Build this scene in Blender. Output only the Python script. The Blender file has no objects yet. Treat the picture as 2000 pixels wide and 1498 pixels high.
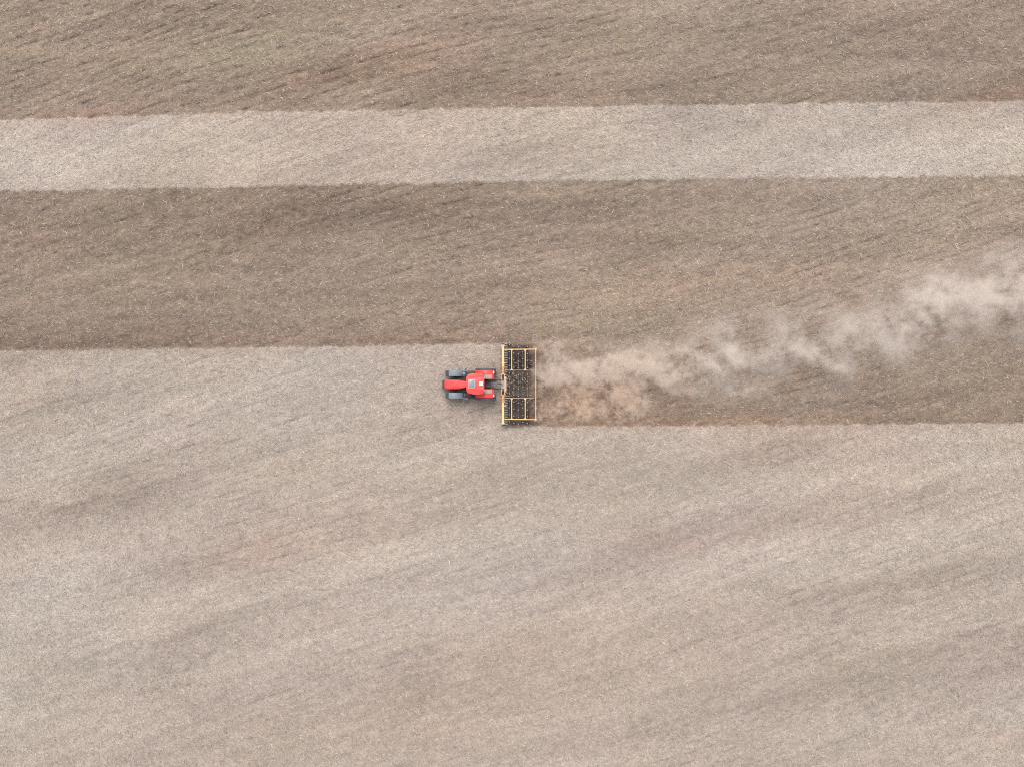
import bpy, bmesh, math, random
import numpy as np
from mathutils import Vector, Matrix

random.seed(7)
RNG = np.random.default_rng(11)
SC = bpy.context.scene
COL = SC.collection
PI = math.pi

# ------------------------------------------------------------------ camera, sky, sun, exposure
H = 69.0                       # drone height above the field
M = 0.05                       # metres of ground per unit of the survey coordinates below
cam_d = bpy.data.cameras.new('camera')
cam = bpy.data.objects.new('camera', cam_d)
COL.objects.link(cam)
cam.location = (0, 0, H)
cam.rotation_euler = (0, 0, 0)
cam_d.sensor_width = 36.0
cam_d.lens = 36.0 * H / 100.0
cam_d.clip_start = 0.5
cam_d.clip_end = 6000
SC.camera = cam

SUN_EL, SUN_AZ = math.radians(62), math.radians(-8)      # azimuth from +Y, positive towards +X
world = bpy.data.worlds.new("World")
SC.world = world
world.use_nodes = True
wn, wl = world.node_tree.nodes, world.node_tree.links
sky = wn.new('ShaderNodeTexSky')
sky.sky_type = 'NISHITA'
sky.sun_disc = False
sky.sun_elevation = SUN_EL
sky.sun_rotation = SUN_AZ
sky.air_density = 1.2
sky.dust_density = 2.5
hs = wn.new('ShaderNodeHueSaturation')
hs.inputs['Saturation'].default_value = 0.22
bg = wn['Background']
wl.new(sky.outputs[0], hs.inputs['Color'])
wl.new(hs.outputs[0], bg.inputs['Color'])
bg.inputs['Strength'].default_value = 0.15

sun_d = bpy.data.lights.new('sun', 'SUN')
sun_d.energy = 1.25
sun_d.angle = math.radians(34)
sun_d.color = (1.0, 0.95, 0.89)
sun = bpy.data.objects.new('sun', sun_d)
COL.objects.link(sun)
sun_dir = Vector((math.sin(SUN_AZ) * math.cos(SUN_EL), math.cos(SUN_AZ) * math.cos(SUN_EL), math.sin(SUN_EL)))
sun.rotation_euler = sun_dir.to_track_quat('Z', 'Y').to_euler()
sun.location = (0, 30, 60)

SC.view_settings.view_transform = 'Standard'
SC.view_settings.look = 'None'
SC.view_settings.gamma = 1.0
SC.view_settings.use_curve_mapping = False
SC.view_settings.exposure = 0.66
SC.render.engine = 'CYCLES'
SC.cycles.use_denoising = False
SC.cycles.max_bounces = 8
SC.cycles.diffuse_bounces = 3
SC.cycles.volume_bounces = 5
SC.cycles.volume_step_rate = 1.0
SC.cycles.filter_width = 1.1


def W(px, py, z=0.0):
    s = (H - z) / H
    return Vector(((px - 1000.0) * M * s, (749.0 - py) * M * s, z))


# ------------------------------------------------------------------ materials
def mat(name, col, rough=0.6, metal=0.0, coat=0.0, var=0.12, dust=0.0, scale=6.0, bump=0.0,
        dust_col=(0.36, 0.29, 0.22)):
    m = bpy.data.materials.new(name)
    m.use_nodes = True
    n, l = m.node_tree.nodes, m.node_tree.links
    b = n['Principled BSDF']
    tc = n.new('ShaderNodeTexCoord')
    nz = n.new('ShaderNodeTexNoise')
    nz.inputs['Scale'].default_value = scale
    nz.inputs['Detail'].default_value = 5
    l.new(tc.outputs['Object'], nz.inputs['Vector'])
    mx = n.new('ShaderNodeMix')
    mx.data_type = 'RGBA'
    mx.inputs['A'].default_value = (*[c * (1 - var) for c in col], 1)
    mx.inputs['B'].default_value = (*[min(1, c * (1 + var)) for c in col], 1)
    l.new(nz.outputs['Fac'], mx.inputs['Factor'])
    out = mx.outputs['Result']
    if dust > 0:
        n2 = n.new('ShaderNodeTexNoise')
        n2.inputs['Scale'].default_value = 2.2
        n2.inputs['Detail'].default_value = 7
        n2.inputs['Roughness'].default_value = 0.65
        l.new(tc.outputs['Object'], n2.inputs['Vector'])
        mr = n.new('ShaderNodeMapRange')
        mr.inputs['From Min'].default_value = 0.35
        mr.inputs['From Max'].default_value = 0.75
        mr.inputs['To Max'].default_value = dust
        l.new(n2.outputs['Fac'], mr.inputs['Value'])
        m2 = n.new('ShaderNodeMix')
        m2.data_type = 'RGBA'
        m2.inputs['B'].default_value = (*dust_col, 1)
        l.new(mr.outputs[0], m2.inputs['Factor'])
        l.new(out, m2.inputs['A'])
        out = m2.outputs['Result']
    l.new(out, b.inputs['Base Color'])
    b.inputs['Roughness'].default_value = rough
    b.inputs['Metallic'].default_value = metal
    b.inputs['Coat Weight'].default_value = coat
    if bump > 0:
        bp = n.new('ShaderNodeBump')
        bp.inputs['Strength'].default_value = bump
        bp.inputs['Distance'].default_value = 0.02
        l.new(nz.outputs['Fac'], bp.inputs['Height'])
        l.new(bp.outputs[0], b.inputs['Normal'])
    return m


RED = mat('red_paint', (0.72, 0.038, 0.036), 0.45, coat=0.08, var=0.05, dust=0.10, dust_col=(0.62, 0.32, 0.26))
RED_D = mat('red_paint_dull', (0.56, 0.035, 0.045), 0.5, var=0.10, dust=0.30, dust_col=(0.5, 0.22, 0.18))
GREYP = mat('grey_plastic', (0.165, 0.20, 0.235), 0.5, var=0.10, dust=0.15, dust_col=(0.30, 0.29, 0.28))
RUB = mat('tyre_rubber', (0.055, 0.067, 0.08), 0.8, var=0.2, dust=0.45, dust_col=(0.15, 0.14, 0.13))
BLK = mat('black_steel', (0.014, 0.014, 0.016), 0.5, var=0.2, dust=0.22, dust_col=(0.10, 0.085, 0.075))
DSTEEL = mat('dark_steel', (0.045, 0.044, 0.044), 0.6, metal=0.1, var=0.2, dust=0.7, dust_col=(0.15, 0.125, 0.105))
STEEL = mat('bare_steel', (0.45, 0.46, 0.48), 0.35, metal=0.6, var=0.15, dust=0.4)
CLAMP = mat('clamp_steel', (0.27, 0.28, 0.29), 0.5, metal=0.1, var=0.2, dust=0.5, dust_col=(0.30, 0.27, 0.24))
YEL = mat('yellow_paint', (0.82, 0.46, 0.14), 0.45, var=0.10, dust=0.80, dust_col=(0.74, 0.49, 0.32), scale=3)
ORG = mat('orange_paint', (0.66, 0.24, 0.08), 0.5, var=0.12, dust=0.6, dust_col=(0.55, 0.34, 0.22))
TANF = mat('dusty_frame', (0.48, 0.36, 0.26), 0.7, var=0.12, dust=0.5, dust_col=(0.40, 0.34, 0.29))
TANG = mat('dusty_cover', (0.33, 0.28, 0.23), 0.85, var=0.15, dust=0.4, dust_col=(0.42, 0.33, 0.25), scale=14)
HATCH = mat('hatch_glass', (0.17, 0.22, 0.24), 0.22, var=0.12, dust=0.4, dust_col=(0.26, 0.28, 0.28), coat=0.5)
HATCHF = mat('hatch_rim', (0.36, 0.36, 0.34), 0.6, var=0.1)
WHT = mat('white_plastic', (0.82, 0.82, 0.80), 0.4, var=0.04)
LAMP = mat('lamp_lens', (0.75, 0.72, 0.68), 0.15, var=0.05, coat=0.5)
HOSE = mat('hose_rubber', (0.30, 0.27, 0.22), 0.6, var=0.15)
RIM = mat('rim_paint', (0.50, 0.50, 0.49), 0.5, var=0.1, dust=0.5)


def glass_mat():
    m = bpy.data.materials.new('tinted_glass')
    m.use_nodes = True
    b = m.node_tree.nodes['Principled BSDF']
    b.inputs['Base Color'].default_value = (0.05, 0.07, 0.07, 1)
    b.inputs['Roughness'].default_value = 0.06
    b.inputs['Transmission Weight'].default_value = 0.75
    b.inputs['IOR'].default_value = 1.45
    return m


GLASS = glass_mat()


# ------------------------------------------------------------------ mesh helpers
class MB:
    """collects shapes; build() links them as ONE mesh object"""
    def __init__(self):
        self.bm = bmesh.new()

    def box(self, x0, x1, y0, y1, z0, z1, bev=0.0, rot=None):
        r = bmesh.ops.create_cube(self.bm, size=1.0)
        vs = r['verts']
        bmesh.ops.scale(self.bm, vec=(abs(x1 - x0), abs(y1 - y0), abs(z1 - z0)), verts=vs)
        if rot:
            bmesh.ops.rotate(self.bm, cent=(0, 0, 0), matrix=rot, verts=vs)
        bmesh.ops.translate(self.bm, vec=((x0 + x1) / 2, (y0 + y1) / 2, (z0 + z1) / 2), verts=vs)
        if bev > 0:
            es = list({e for v in vs for e in v.link_edges})
            bmesh.ops.bevel(self.bm, geom=es, offset=bev, segments=2, affect='EDGES', profile=0.6)
        return self

    def tube(self, pts, r, seg=10, r2=None):
        pts = [Vector(p) for p in pts]
        rings = []
        for i, p in enumerate(pts):
            a = pts[max(0, i - 1)]
            b = pts[min(len(pts) - 1, i + 1)]
            d = (b - a).normalized()
            up = Vector((0, 0, 1)) if abs(d.z) < 0.9 else Vector((1, 0, 0))
            u = d.cross(up).normalized()
            v = d.cross(u).normalized()
            rr = r if r2 is None else r + (r2 - r) * i / (len(pts) - 1)
            rings.append([self.bm.verts.new(p + (u * math.cos(2 * PI * k / seg) + v * math.sin(2 * PI * k / seg)) * rr)
                          for k in range(seg)])
        for a, b in zip(rings, rings[1:]):
            for k in range(seg):
                self.bm.faces.new((a[k], a[(k + 1) % seg], b[(k + 1) % seg], b[k]))
        self.bm.faces.new(rings[0][::-1])
        self.bm.faces.new(rings[-1])
        return self

    def loft(self, rings, cap=True):
        R = [[self.bm.verts.new(p) for p in ring] for ring in rings]
        n = len(R[0])
        for a, b in zip(R, R[1:]):
            for k in range(n):
                self.bm.faces.new((a[k], a[(k + 1) % n], b[(k + 1) % n], b[k]))
        if cap:
            self.bm.faces.new(R[0][::-1])
            self.bm.faces.new(R[-1])
        return self

    def prism(self, poly, z0, z1, bev=0.0, seg=3):
        lo = [self.bm.verts.new((p[0], p[1], z0)) for p in poly]
        hi = [self.bm.verts.new((p[0], p[1], z1)) for p in poly]
        n = len(poly)
        self.bm.faces.new(lo[::-1])
        top = self.bm.faces.new(hi)
        for k in range(n):
            self.bm.faces.new((lo[k], lo[(k + 1) % n], hi[(k + 1) % n], hi[k]))
        if bev > 0:
            bmesh.ops.bevel(self.bm, geom=list(top.edges), offset=bev, segments=seg, affect='EDGES', profile=0.55)
        return self

    def lathe_y(self, prof, c, seg=40):
        """prof: (radius, y) closed outline, spun about the y axis through c"""
        rings = []
        for k in range(seg):
            a = 2 * PI * k / seg
            rings.append([self.bm.verts.new((c[0] + r * math.cos(a), c[1] + y, c[2] + r * math.sin(a))) for r, y in prof])
        n = len(prof)
        for k in range(seg):
            a, b = rings[k], rings[(k + 1) % seg]
            for j in range(n):
                self.bm.faces.new((a[j], a[(j + 1) % n], b[(j + 1) % n], b[j]))
        return self

    def build(self, name, material, parent=None, smooth=None, loc=None):
        bmesh.ops.recalc_face_normals(self.bm, faces=self.bm.faces)
        me = bpy.data.meshes.new(name)
        self.bm.to_mesh(me)
        self.bm.free()
        me.materials.append(material)
        if smooth:
            me.shade_smooth()
            try:
                me.set_sharp_from_angle(angle=math.radians(smooth))
            except Exception:
                pass
        o = bpy.data.objects.new(name, me)
        COL.objects.link(o)
        if parent:
            o.parent = parent
        if loc is not None:
            o.location = loc
        return o


def thing(name, label, cat, loc, group=None):
    o = bpy.data.objects.new(name, None)
    o.empty_display_size = 0.5
    COL.objects.link(o)
    o.location = loc
    o['label'] = label
    o['category'] = cat
    if group:
        o['group'] = group
    return o


def copy_tree(o, parent, loc):
    c = o.copy()
    COL.objects.link(c)
    c.parent = parent
    c.location = loc
    for ch in list(o.children):
        d = ch.copy()
        COL.objects.link(d)
        d.parent = c
    return c


# ------------------------------------------------------------------ random fields (periodic, built from filtered noise)
class Field:
    def __init__(self, size, n, lo, hi, beta=1.6, ax=1.0, ang=0.0, seed=0):
        """size: period in metres; lo, hi: shortest and longest wavelength; ax: stretch along direction ang"""
        rg = np.random.default_rng(seed)
        f = np.fft.fftfreq(n, size / n)
        fx, fy = np.meshgrid(f, f, indexing='ij')
        k = np.sqrt((fx * ax) ** 2 + fy ** 2) + 1e-9
        amp = k ** (-beta)
        amp[(k < 1.0 / hi) | (k > 1.0 / lo)] = 0
        amp[0, 0] = 0
        g = np.fft.ifft2(np.fft.fft2(rg.standard_normal((n, n))) * amp).real
        self.a = (g / g.std()).astype(np.float32)
        self.n, self.s = n, size
        self.c, self.sn = math.cos(ang), math.sin(ang)

    def __call__(self, x, y):
        u = (x * self.c + y * self.sn) / self.s * self.n
        v = (-x * self.sn + y * self.c) / self.s * self.n
        iu, iv = np.floor(u).astype(int), np.floor(v).astype(int)
        fu, fv = u - iu, v - iv
        n, a = self.n, self.a
        i0, i1, j0, j1 = iu % n, (iu + 1) % n, iv % n, (iv + 1) % n
        return (a[i0, j0] * (1 - fu) * (1 - fv) + a[i1, j0] * fu * (1 - fv) + a[i0, j1] * (1 - fu) * fv + a[i1, j1] * fu * fv)


def sstep(a, b, x):
    t = np.clip((x - a) / (b - a), 0, 1)
    return t * t * (3 - 2 * t)


ROW = math.radians(17)
F_big = Field(200, 512, 5, 70, 1.6, ax=5.0, ang=math.radians(13), seed=1)      # long soil streaks
F_mid = Field(90, 512, 1.0, 9, 1.2, ax=4.0, ang=math.radians(15), seed=2)
F_hue = Field(140, 512, 4, 45, 1.4, ax=3.0, ang=math.radians(12), seed=3)
F_line = Field(150, 1024, 0.45, 3.0, 0.7, ax=14.0, ang=ROW, seed=14)       # fine lines left by the drill rows
F_wave = Field(180, 512, 2.0, 40, 1.35, ax=4.5, ang=math.radians(5), seed=15)
F_hue2 = Field(110, 512, 3, 30, 1.3, ax=2.5, ang=math.radians(15), seed=13)
F_fine = Field(60, 512, 0.35, 2.5, 0.9, ax=1.3, ang=math.radians(10), seed=4)
F_warp = Field(120, 256, 8, 60, 2.0, ax=2.0, ang=ROW, seed=5)
F_dash = Field(70, 512, 0.5, 5.0, 0.9, ax=2.2, ang=ROW, seed=6)
F_edge = Field(80, 512, 0.4, 4, 0.8, seed=8)
F_pass = Field(200, 512, 0.9, 9, 1.0, ax=18, ang=math.radians(1.0), seed=9)   # faint streaks along the worked passes


def pxy(x, y):
    return x / M + 1000.0, 749.0 - y / M


E1 = ((-1500, 330), (-500, 262), (0, 235), (500, 220), (1000, 211), (1500, 204), (2000, 199), (3500, 190))
E2 = ((-1500, 450), (-500, 392), (0, 375), (500, 365), (1000, 355), (1500, 349), (2000, 344), (3500, 335))
E3 = ((-1500, 705), (0, 686), (500, 680), (1000, 671), (2000, 668))
E4 = ((-1500, 840), (1000, 834), (1500, 831), (2000, 827), (3500, 822))


def edge(E, px):
    return np.interp(px, [p[0] for p in E], [p[1] for p in E])


def tilled(x, y, jit=True):
    """1 on worked soil, 0 on untouched stubble"""
    px, py = pxy(x, y)
    j = F_edge(x, y) * 1.5 if jit else 0.0
    py = py + j
    w = 2.2
    t = 1 - sstep(-w, w, py - edge(E1, px))
    band = sstep(-w, w, py - edge(E2, px)) * (1 - sstep(-w, w, py - edge(E3, px)))
    west = sstep(-w, w, py - edge(E2, px)) * (1 - sstep(-w, w, py - edge(E4, px))) * sstep(984, 996, px + j * 2)
    # other worked passes far to the north, beyond the first one
    return np.clip(np.maximum(np.maximum(t, band), west), 0, 1)


def P_(cx, cy, ln, wd, ang, a):
    return (cx, cy, ln, wd, ang, a)


# elongated stains of the soil showing through: centre, length, width, angle, strength (+ darker, - paler)
DARKS = [P_(220, 965, 150, 26, 17, .8), P_(100, 1310, 100, 16, 8, .9), P_(560, 885, 200, 18, 14, .5), P_(480, 1085, 210, 28, 13, .9),
         P_(480, 1225, 170, 20, 17, .7), P_(330, 1270, 110, 17, 15, .7), P_(820, 1010, 150, 24, 14, .6), P_(860, 1335, 150, 24, 8, .9),
         P_(530, 1375, 190, 24, 12, .5), P_(860, 1160, 150, 28, 12, .4), P_(1330, 1055, 160, 24, 12, 1.0), P_(1560, 1005, 180, 18, 13, .7),
         P_(1830, 970, 180, 20, 12, .7), P_(1330, 925, 210, 30, 12, .7), P_(1550, 868, 90, 14, 4, .5), P_(1110, 1125, 130, 22, 12, .6),
         P_(1820, 1135, 200, 26, 9, .9), P_(1620, 1345, 170, 22, 12, .9), P_(1430, 1215, 210, 28, 10, .6), P_(1130, 1440, 200, 26, 12, .5),
         P_(1930, 1260, 150, 26, 10, .5), P_(650, 780, 200, 14, 12, .45), P_(120, 800, 170, 12, 12, .45), P_(1120, 905, 130, 16, 14, .4),
         P_(900, 805, 130, 18, 10, .8), P_(1650, 1130, 120, 14, 14, .5),
         P_(1080, 300, 130, 18, 10, .8), P_(1380, 228, 120, 14, 6, .6), P_(640, 335, 160, 14, 12, .35), P_(280, 345, 150, 12, 12, .5),
         P_(600, 430, 260, 22, 7, .7), P_(300, 520, 260, 22, 8, .5), P_(260, 660, 300, 14, 2, .7), P_(1100, 400, 250, 18, 6, .4),
         P_(1400, 560, 260, 22, 10, .5), P_(800, 640, 200, 18, 5, .4), P_(1800, 660, 200, 18, 14, .5), P_(240, 70, 200, 22, 12, .6),
         P_(620, 165, 200, 14, 12, .5), P_(860, 60, 150, 14, 10, .3), P_(1450, 110, 200, 16, 10, .4), P_(1500, 800, 260, 16, 2, .5),
         P_(1850, 800, 200, 24, 6, .4), P_(1060, 640, 120, 16, 8, .3),
         P_(60, 900, 130, 36, 15, -.6), P_(60, 1160, 140, 40, 14, -.6), P_(60, 1420, 160, 50, 10, -.7), P_(1780, 925, 200, 22, 8, -.8),
         P_(1880, 1050, 170, 26, 10, -.6), P_(1820, 1420, 220, 50, 8, -.7), P_(1250, 985, 180, 20, 10, -.5), P_(1530, 1110, 200, 26, 12, -.4),
         P_(1100, 850, 160, 14, 4, -.3), P_(60, 320, 160, 22, 8, -.9), P_(520, 300, 220, 18, 8, -.4), P_(1950, 290, 180, 22, 6, -.9),
         P_(1000, 230, 140, 12, 4, -.5), P_(650, 75, 220, 14, 10, -.5), P_(1150, 30, 260, 20, 6, -.5), P_(840, 500, 240, 18, 8, -.4),
         P_(1850, 470, 240, 40, 8, -.4), P_(50, 600, 160, 30, 8, -.5), P_(1700, 60, 200, 24, 8, -.3), P_(350, 1180, 200, 30, 12, -.4)]
REDS = [P_(760, 120, 110, 16, 10, 1.0), P_(600, 165, 90, 10, 8, .7), P_(190, 215, 150, 12, 4, .8), P_(1960, 180, 110, 14, 12, 1.1),
        P_(300, 660, 300, 14, 1, .7), P_(590, 430, 150, 16, 6, .5), P_(520, 1075, 90, 22, 10, .7), P_(1290, 1055, 110, 18, 10, .7),
        P_(650, 1210, 60, 12, 8, .6), P_(1070, 180, 150, 14, 8, .4), P_(1970, 1430, 70, 16, 4, .5), P_(1400, 545, 200, 18, 8, .5),
        P_(1300, 820, 260, 9, 0, 1.0), P_(1090, 700, 60, 30, 0, .5), P_(800, 665, 180, 8, 3, .5), P_(40, 470, 90, 40, 8, .5)]
GREENS = [P_(600, 708, 28, 7, 5, 1.0), P_(90, 805, 45, 7, 5, .9), P_(690, 690, 40, 6, 0, .5), P_(355, 756, 60, 6, 8, .6),
          P_(480, 95, 120, 14, 12, .8), P_(420, 470, 160, 14, 8, .4), P_(1330, 925, 160, 22, 10, .35), P_(1700, 1318, 110, 18, 10, .5),
          P_(1150, 640, 120, 26, 8, .4), P_(100, 1310, 110, 18, 8, .5), P_(720, 130, 70, 10, 4, .4), P_(1080, 260, 90, 16, 4, .4)]


def blobs(L, px, py):
    s = np.zeros_like(px, dtype=np.float64)
    for cx, cy, ln, wd, ang, a in L:
        A = math.radians(ang)
        dx, dy = px - cx, -(py - cy)
        u = (dx * math.cos(A) + dy * math.sin(A)) / (ln * 1.25)
        v = (-dx * math.sin(A) + dy * math.cos(A)) / (wd * 1.75)
        s += a * np.exp(-(u * u + v * v) * 1.1)
    return s


def rows(x, y):
    """0..1, deep where a broken furrow runs"""
    th = ROW
    v = -x * math.sin(th) + y * math.cos(th)
    ph = v / 0.86 + F_warp(x, y) * 1.1
    g = 0.5 + 0.5 * np.cos(2 * PI * ph)
    d = F_dash(x, y)
    px, py = pxy(x, y)
    rk = 0.60 + 0.40 * np.clip(F_hue(x + 40, y - 25), -1, 1) + 0.22 * (1 - sstep(500, 1300, px)) * (1 - sstep(215, 260, py))
    return np.clip(g, 0, 1) ** 4 * (0.25 + 0.75 * sstep(-0.5, 1.3, d)) * np.clip(rk, 0.15, 1.1)


def surface(x, y):
    """colour, height and straw density of the field"""
    px, py = pxy(x, y)
    wx = px + F_mid(x, y) * 9
    wy = py + F_mid(x + 31, y - 17) * 6
    t = tilled(x, y)
    D = blobs(DARKS, wx, wy)
    R = blobs(REDS, wx, wy)
    G = blobs(GREENS, wx, wy)
    big, mid, hue, fine = F_big(x, y), F_mid(x, y), F_hue(x, y), F_fine(x, y)
    rw = rows(x, y)
    # just-turned soil right behind the cultivator
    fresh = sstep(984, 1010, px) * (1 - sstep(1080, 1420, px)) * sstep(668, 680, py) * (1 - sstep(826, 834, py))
    frame_shade = sstep(984, 996, px) * (1 - sstep(1030, 1075, px)) * sstep(668, 676, py) * (1 - sstep(827, 833, py))  # shade beneath the cultivator frame, painted into the soil colour
    strip = (1 - t) * (1 - sstep(380, 420, py)) * sstep(190, 205, py)
    lum = 1.0 - (0.165 - .02 * t) * D - 0.050 * big - 0.042 * mid - 0.045 * fine * (1 + t * .5) - 0.12 * fresh - (0.42 - 0.22 * (sstep(722, 726, py) * (1 - sstep(775, 779, py)))) * frame_shade + 0.09 * strip
    lx, ly = x, y + F_warp(x, y) * 0.5
    lum = lum - 0.048 * t * F_wave(x, y) - (0.024 + 0.008 * t) * F_line(lx, ly)
    lum = lum * (1 - rw * (0.20 * t + 0.10 * (1 - t))) + 0.060 * F_pass(x, y) * t
    # seam of finer red soil left along the margin of a pass
    seam = np.exp(-((py - edge(E3, px) + 7) / 7) ** 2) * (px < 1000) + np.exp(-((py - edge(E4, px) + 6) / 6) ** 2) * (px > 1000)
    lum = lum - 0.10 * seam * t
    a = np.array([0.332, 0.273, 0.229])      # weathered stubble and dry crust
    b = np.array([0.217, 0.164, 0.125])      # worked earth
    c = a[None, :] * (1 - t[:, None]) + b[None, :] * t[:, None]
    c = c * lum[:, None]
    warm = np.clip(0.032 * hue + 0.13 * R + 0.02 * D + 0.09 * fresh + 0.02 * seam * t, -0.12, 0.5)
    c[:, 0] *= 1 + 0.55 * warm
    c[:, 1] *= 1 - 0.18 * warm + 0.007 * F_hue2(x, y) - 0.010 * D * (1 - t)
    c[:, 2] *= 1 - 0.35 * warm
    gr = np.clip(G * 0.15 + 0.02 * hue, -0.1, 0.5)
    c[:, 0] *= 1 - 0.6 * gr
    c[:, 1] *= 1 - 0.1 * gr
    c[:, 2] *= 1 - 0.5 * gr
    h = -0.05 * t + 0.012 * fine * (1 + 1.2 * t) + 0.015 * mid - rw * (0.06 * t + 0.03 * (1 - t))
    den = (1.0 - 0.50 * t) * (1 - 0.20 * D - 0.06 * big + 0.07 * fine) * (1 - 0.6 * rw) * (1 - 0.45 * fresh)
    return np.clip(c, 0.02, 0.8), h, np.clip(den, 0.05, 1.6), t, rw


# ------------------------------------------------------------------ field ground: one sheet to the horizon
def axis(lo, hi, step):
    core = np.arange(lo, hi + step * .5, step)
    out, s, p = [], step, core[-1]
    while p < 2600:
        s *= 1.22
        p += s
        out.append(p)
    out2, s, p = [], step, core[0]
    while p > -2600:
        s *= 1.22
        p -= s
        out2.append(p)
    return np.concatenate([out2[::-1], core, out])


GX, GY = axis(-60, 60, 0.20), axis(-46, 46, 0.11)
X, Y = np.meshgrid(GX, GY, indexing='ij')
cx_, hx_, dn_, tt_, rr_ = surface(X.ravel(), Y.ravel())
far = sstep(60, 120, np.sqrt(X.ravel() ** 2 + Y.ravel() ** 2))
hx_ = hx_ * (1 - far)
HG = hx_.reshape(X.shape)


def grid_h(x, y):
    i = np.clip(np.searchsorted(GX, x) - 1, 0, len(GX) - 2)
    j = np.clip(np.searchsorted(GY, y) - 1, 0, len(GY) - 2)
    u = (x - GX[i]) / (GX[i + 1] - GX[i])
    v = (y - GY[j]) / (GY[j + 1] - GY[j])
    return HG[i, j] * (1 - u) * (1 - v) + HG[i + 1, j] * u * (1 - v) + HG[i, j + 1] * (1 - u) * v + HG[i + 1, j + 1] * u * v


def mesh_np(name, verts, quads):
    me = bpy.data.meshes.new(name)
    me.vertices.add(len(verts))
    me.vertices.foreach_set('co', verts.astype(np.float32).ravel())
    me.loops.add(quads.size)
    me.loops.foreach_set('vertex_index', quads.astype(np.int32).ravel())
    me.polygons.add(len(quads))
    me.polygons.foreach_set('loop_start', np.arange(0, quads.size, 4, dtype=np.int32))
    me.polygons.foreach_set('loop_total', np.full(len(quads), 4, dtype=np.int32))
    me.update(calc_edges=True)
    return me


nx, ny = X.shape
idx = np.arange(nx * ny).reshape(nx, ny)
quads = np.stack([idx[:-1, :-1], idx[1:, :-1], idx[1:, 1:], idx[:-1, 1:]], -1).reshape(-1, 4)
gm = mesh_np('field_ground', np.stack([X.ravel(), Y.ravel(), hx_], -1), quads)
gm.polygons.foreach_set('use_smooth', np.ones(len(quads), dtype=bool))
ca = gm.color_attributes.new('soil', 'FLOAT_COLOR', 'POINT')
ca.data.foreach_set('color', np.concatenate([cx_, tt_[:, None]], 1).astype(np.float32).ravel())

fa = gm.attributes.new('furrow', 'FLOAT', 'POINT')
fa.data.foreach_set('value', rr_.astype(np.float32))

gmat = bpy.data.materials.new('field_soil')
gmat.use_nodes = True
n, l = gmat.node_tree.nodes, gmat.node_tree.links
pb = n['Principled BSDF']
pb.inputs['Roughness'].default_value = 0.95
pb.inputs['Specular IOR Level'].default_value = 0.15
at = n.new('ShaderNodeAttribute')
at.attribute_name = 'soil'
geo = n.new('ShaderNodeNewGeometry')


def noise(scale, detail, rough, stretch=None, rot=0.0):
    nz = n.new('ShaderNodeTexNoise')
    nz.inputs['Scale'].default_value = scale
    nz.inputs['Detail'].default_value = detail
    nz.inputs['Roughness'].default_value = rough
    if stretch:
        mp = n.new('ShaderNodeMapping')
        mp.vector_type = 'TEXTURE'
        mp.inputs['Scale'].default_value = stretch
        mp.inputs['Rotation'].default_value = (0, 0, rot)
        l.new(geo.outputs['Position'], mp.inputs['Vector'])
        l.new(mp.outputs[0], nz.inputs['Vector'])
    else:
        l.new(geo.outputs['Position'], nz.inputs['Vector'])
    return nz.outputs['Fac']


def math_(op, a, b=None, c=None):
    m = n.new('ShaderNodeMath')
    m.operation = op
    for i, v in enumerate((a, b, c)):
        if v is None:
            continue
        if isinstance(v, (int, float)):
            m.inputs[i].default_value = v
        else:
            l.new(v, m.inputs[i])
    return m.outputs[0]


def mrange(v, a, b, c, d):
    m = n.new('ShaderNodeMapRange')
    for i, q in enumerate((a, b, c, d)):
        m.inputs[i + 1].default_value = q
    l.new(v, m.inputs[0])
    return m.outputs[0]


clod = noise(3.2, 4, 0.62, (1.9, 1.0, 1.0), math.radians(14))
fine = noise(9.0, 5, 0.75, (1.6, 1.0, 1.0), math.radians(14))
stalk = noise(5.0, 3, 0.6, (3.2, 0.8, 1.0), math.radians(-24))
stalk2 = noise(5.0, 3, 0.6, (3.2, 0.8, 1.0), math.radians(40))
f1 = mrange(fine, 0.30, 0.70, 0.62, 1.36)
f2 = mrange(clod, 0.32, 0.68, 0.80, 1.20)
s1 = mrange(math_('MAXIMUM', stalk, stalk2), 0.56, 0.74, 0.95, 1.40)
fac = math_('MULTIPLY', math_('MULTIPLY', f1, f2), s1)
# dark crumbs and holes between the clods
fat = n.new('ShaderNodeAttribute')
fat.attribute_name = 'furrow'
cr1 = noise(3.4, 4, 0.7, (2.6, 0.8, 1.0), math.radians(16))
cr2 = noise(5.2, 3, 0.7, (1.5, 0.9, 1.0), math.radians(-8))
cr = math_('ADD', math_('MULTIPLY', math_('ADD', cr1, cr2), 0.5), math_('MULTIPLY', fat.outputs["Fac"], 0.10))
crumb = mrange(cr, 0.56, 0.68, 1.0, 0.36)
fac = math_('MULTIPLY', fac, crumb)
kt = mrange(at.outputs['Alpha'], 0.0, 1.0, 0.56, 0.78)
fac = math_('ADD', math_('MULTIPLY', math_('SUBTRACT', fac, 1.0), kt), 1.0)
vm = n.new('ShaderNodeVectorMath')
vm.operation = 'SCALE'
l.new(at.outputs['Color'], vm.inputs[0])
l.new(fac, vm.inputs['Scale'])
l.new(vm.outputs[0], pb.inputs['Base Color'])
bp = n.new('ShaderNodeBump')
bp.inputs['Strength'].default_value = 0.8
bp.inputs['Distance'].default_value = 0.07
l.new(math_('ADD', clod, math_('MULTIPLY', fine, 0.6)), bp.inputs['Height'])
l.new(bp.outputs[0], pb.inputs['Normal'])
gm.materials.append(gmat)
ground = bpy.data.objects.new('field_ground', gm)
COL.objects.link(ground)
ground['kind'] = 'structure'
ground['label'] = 'dry stubble field with pale untouched strips and darker worked strips'


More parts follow.
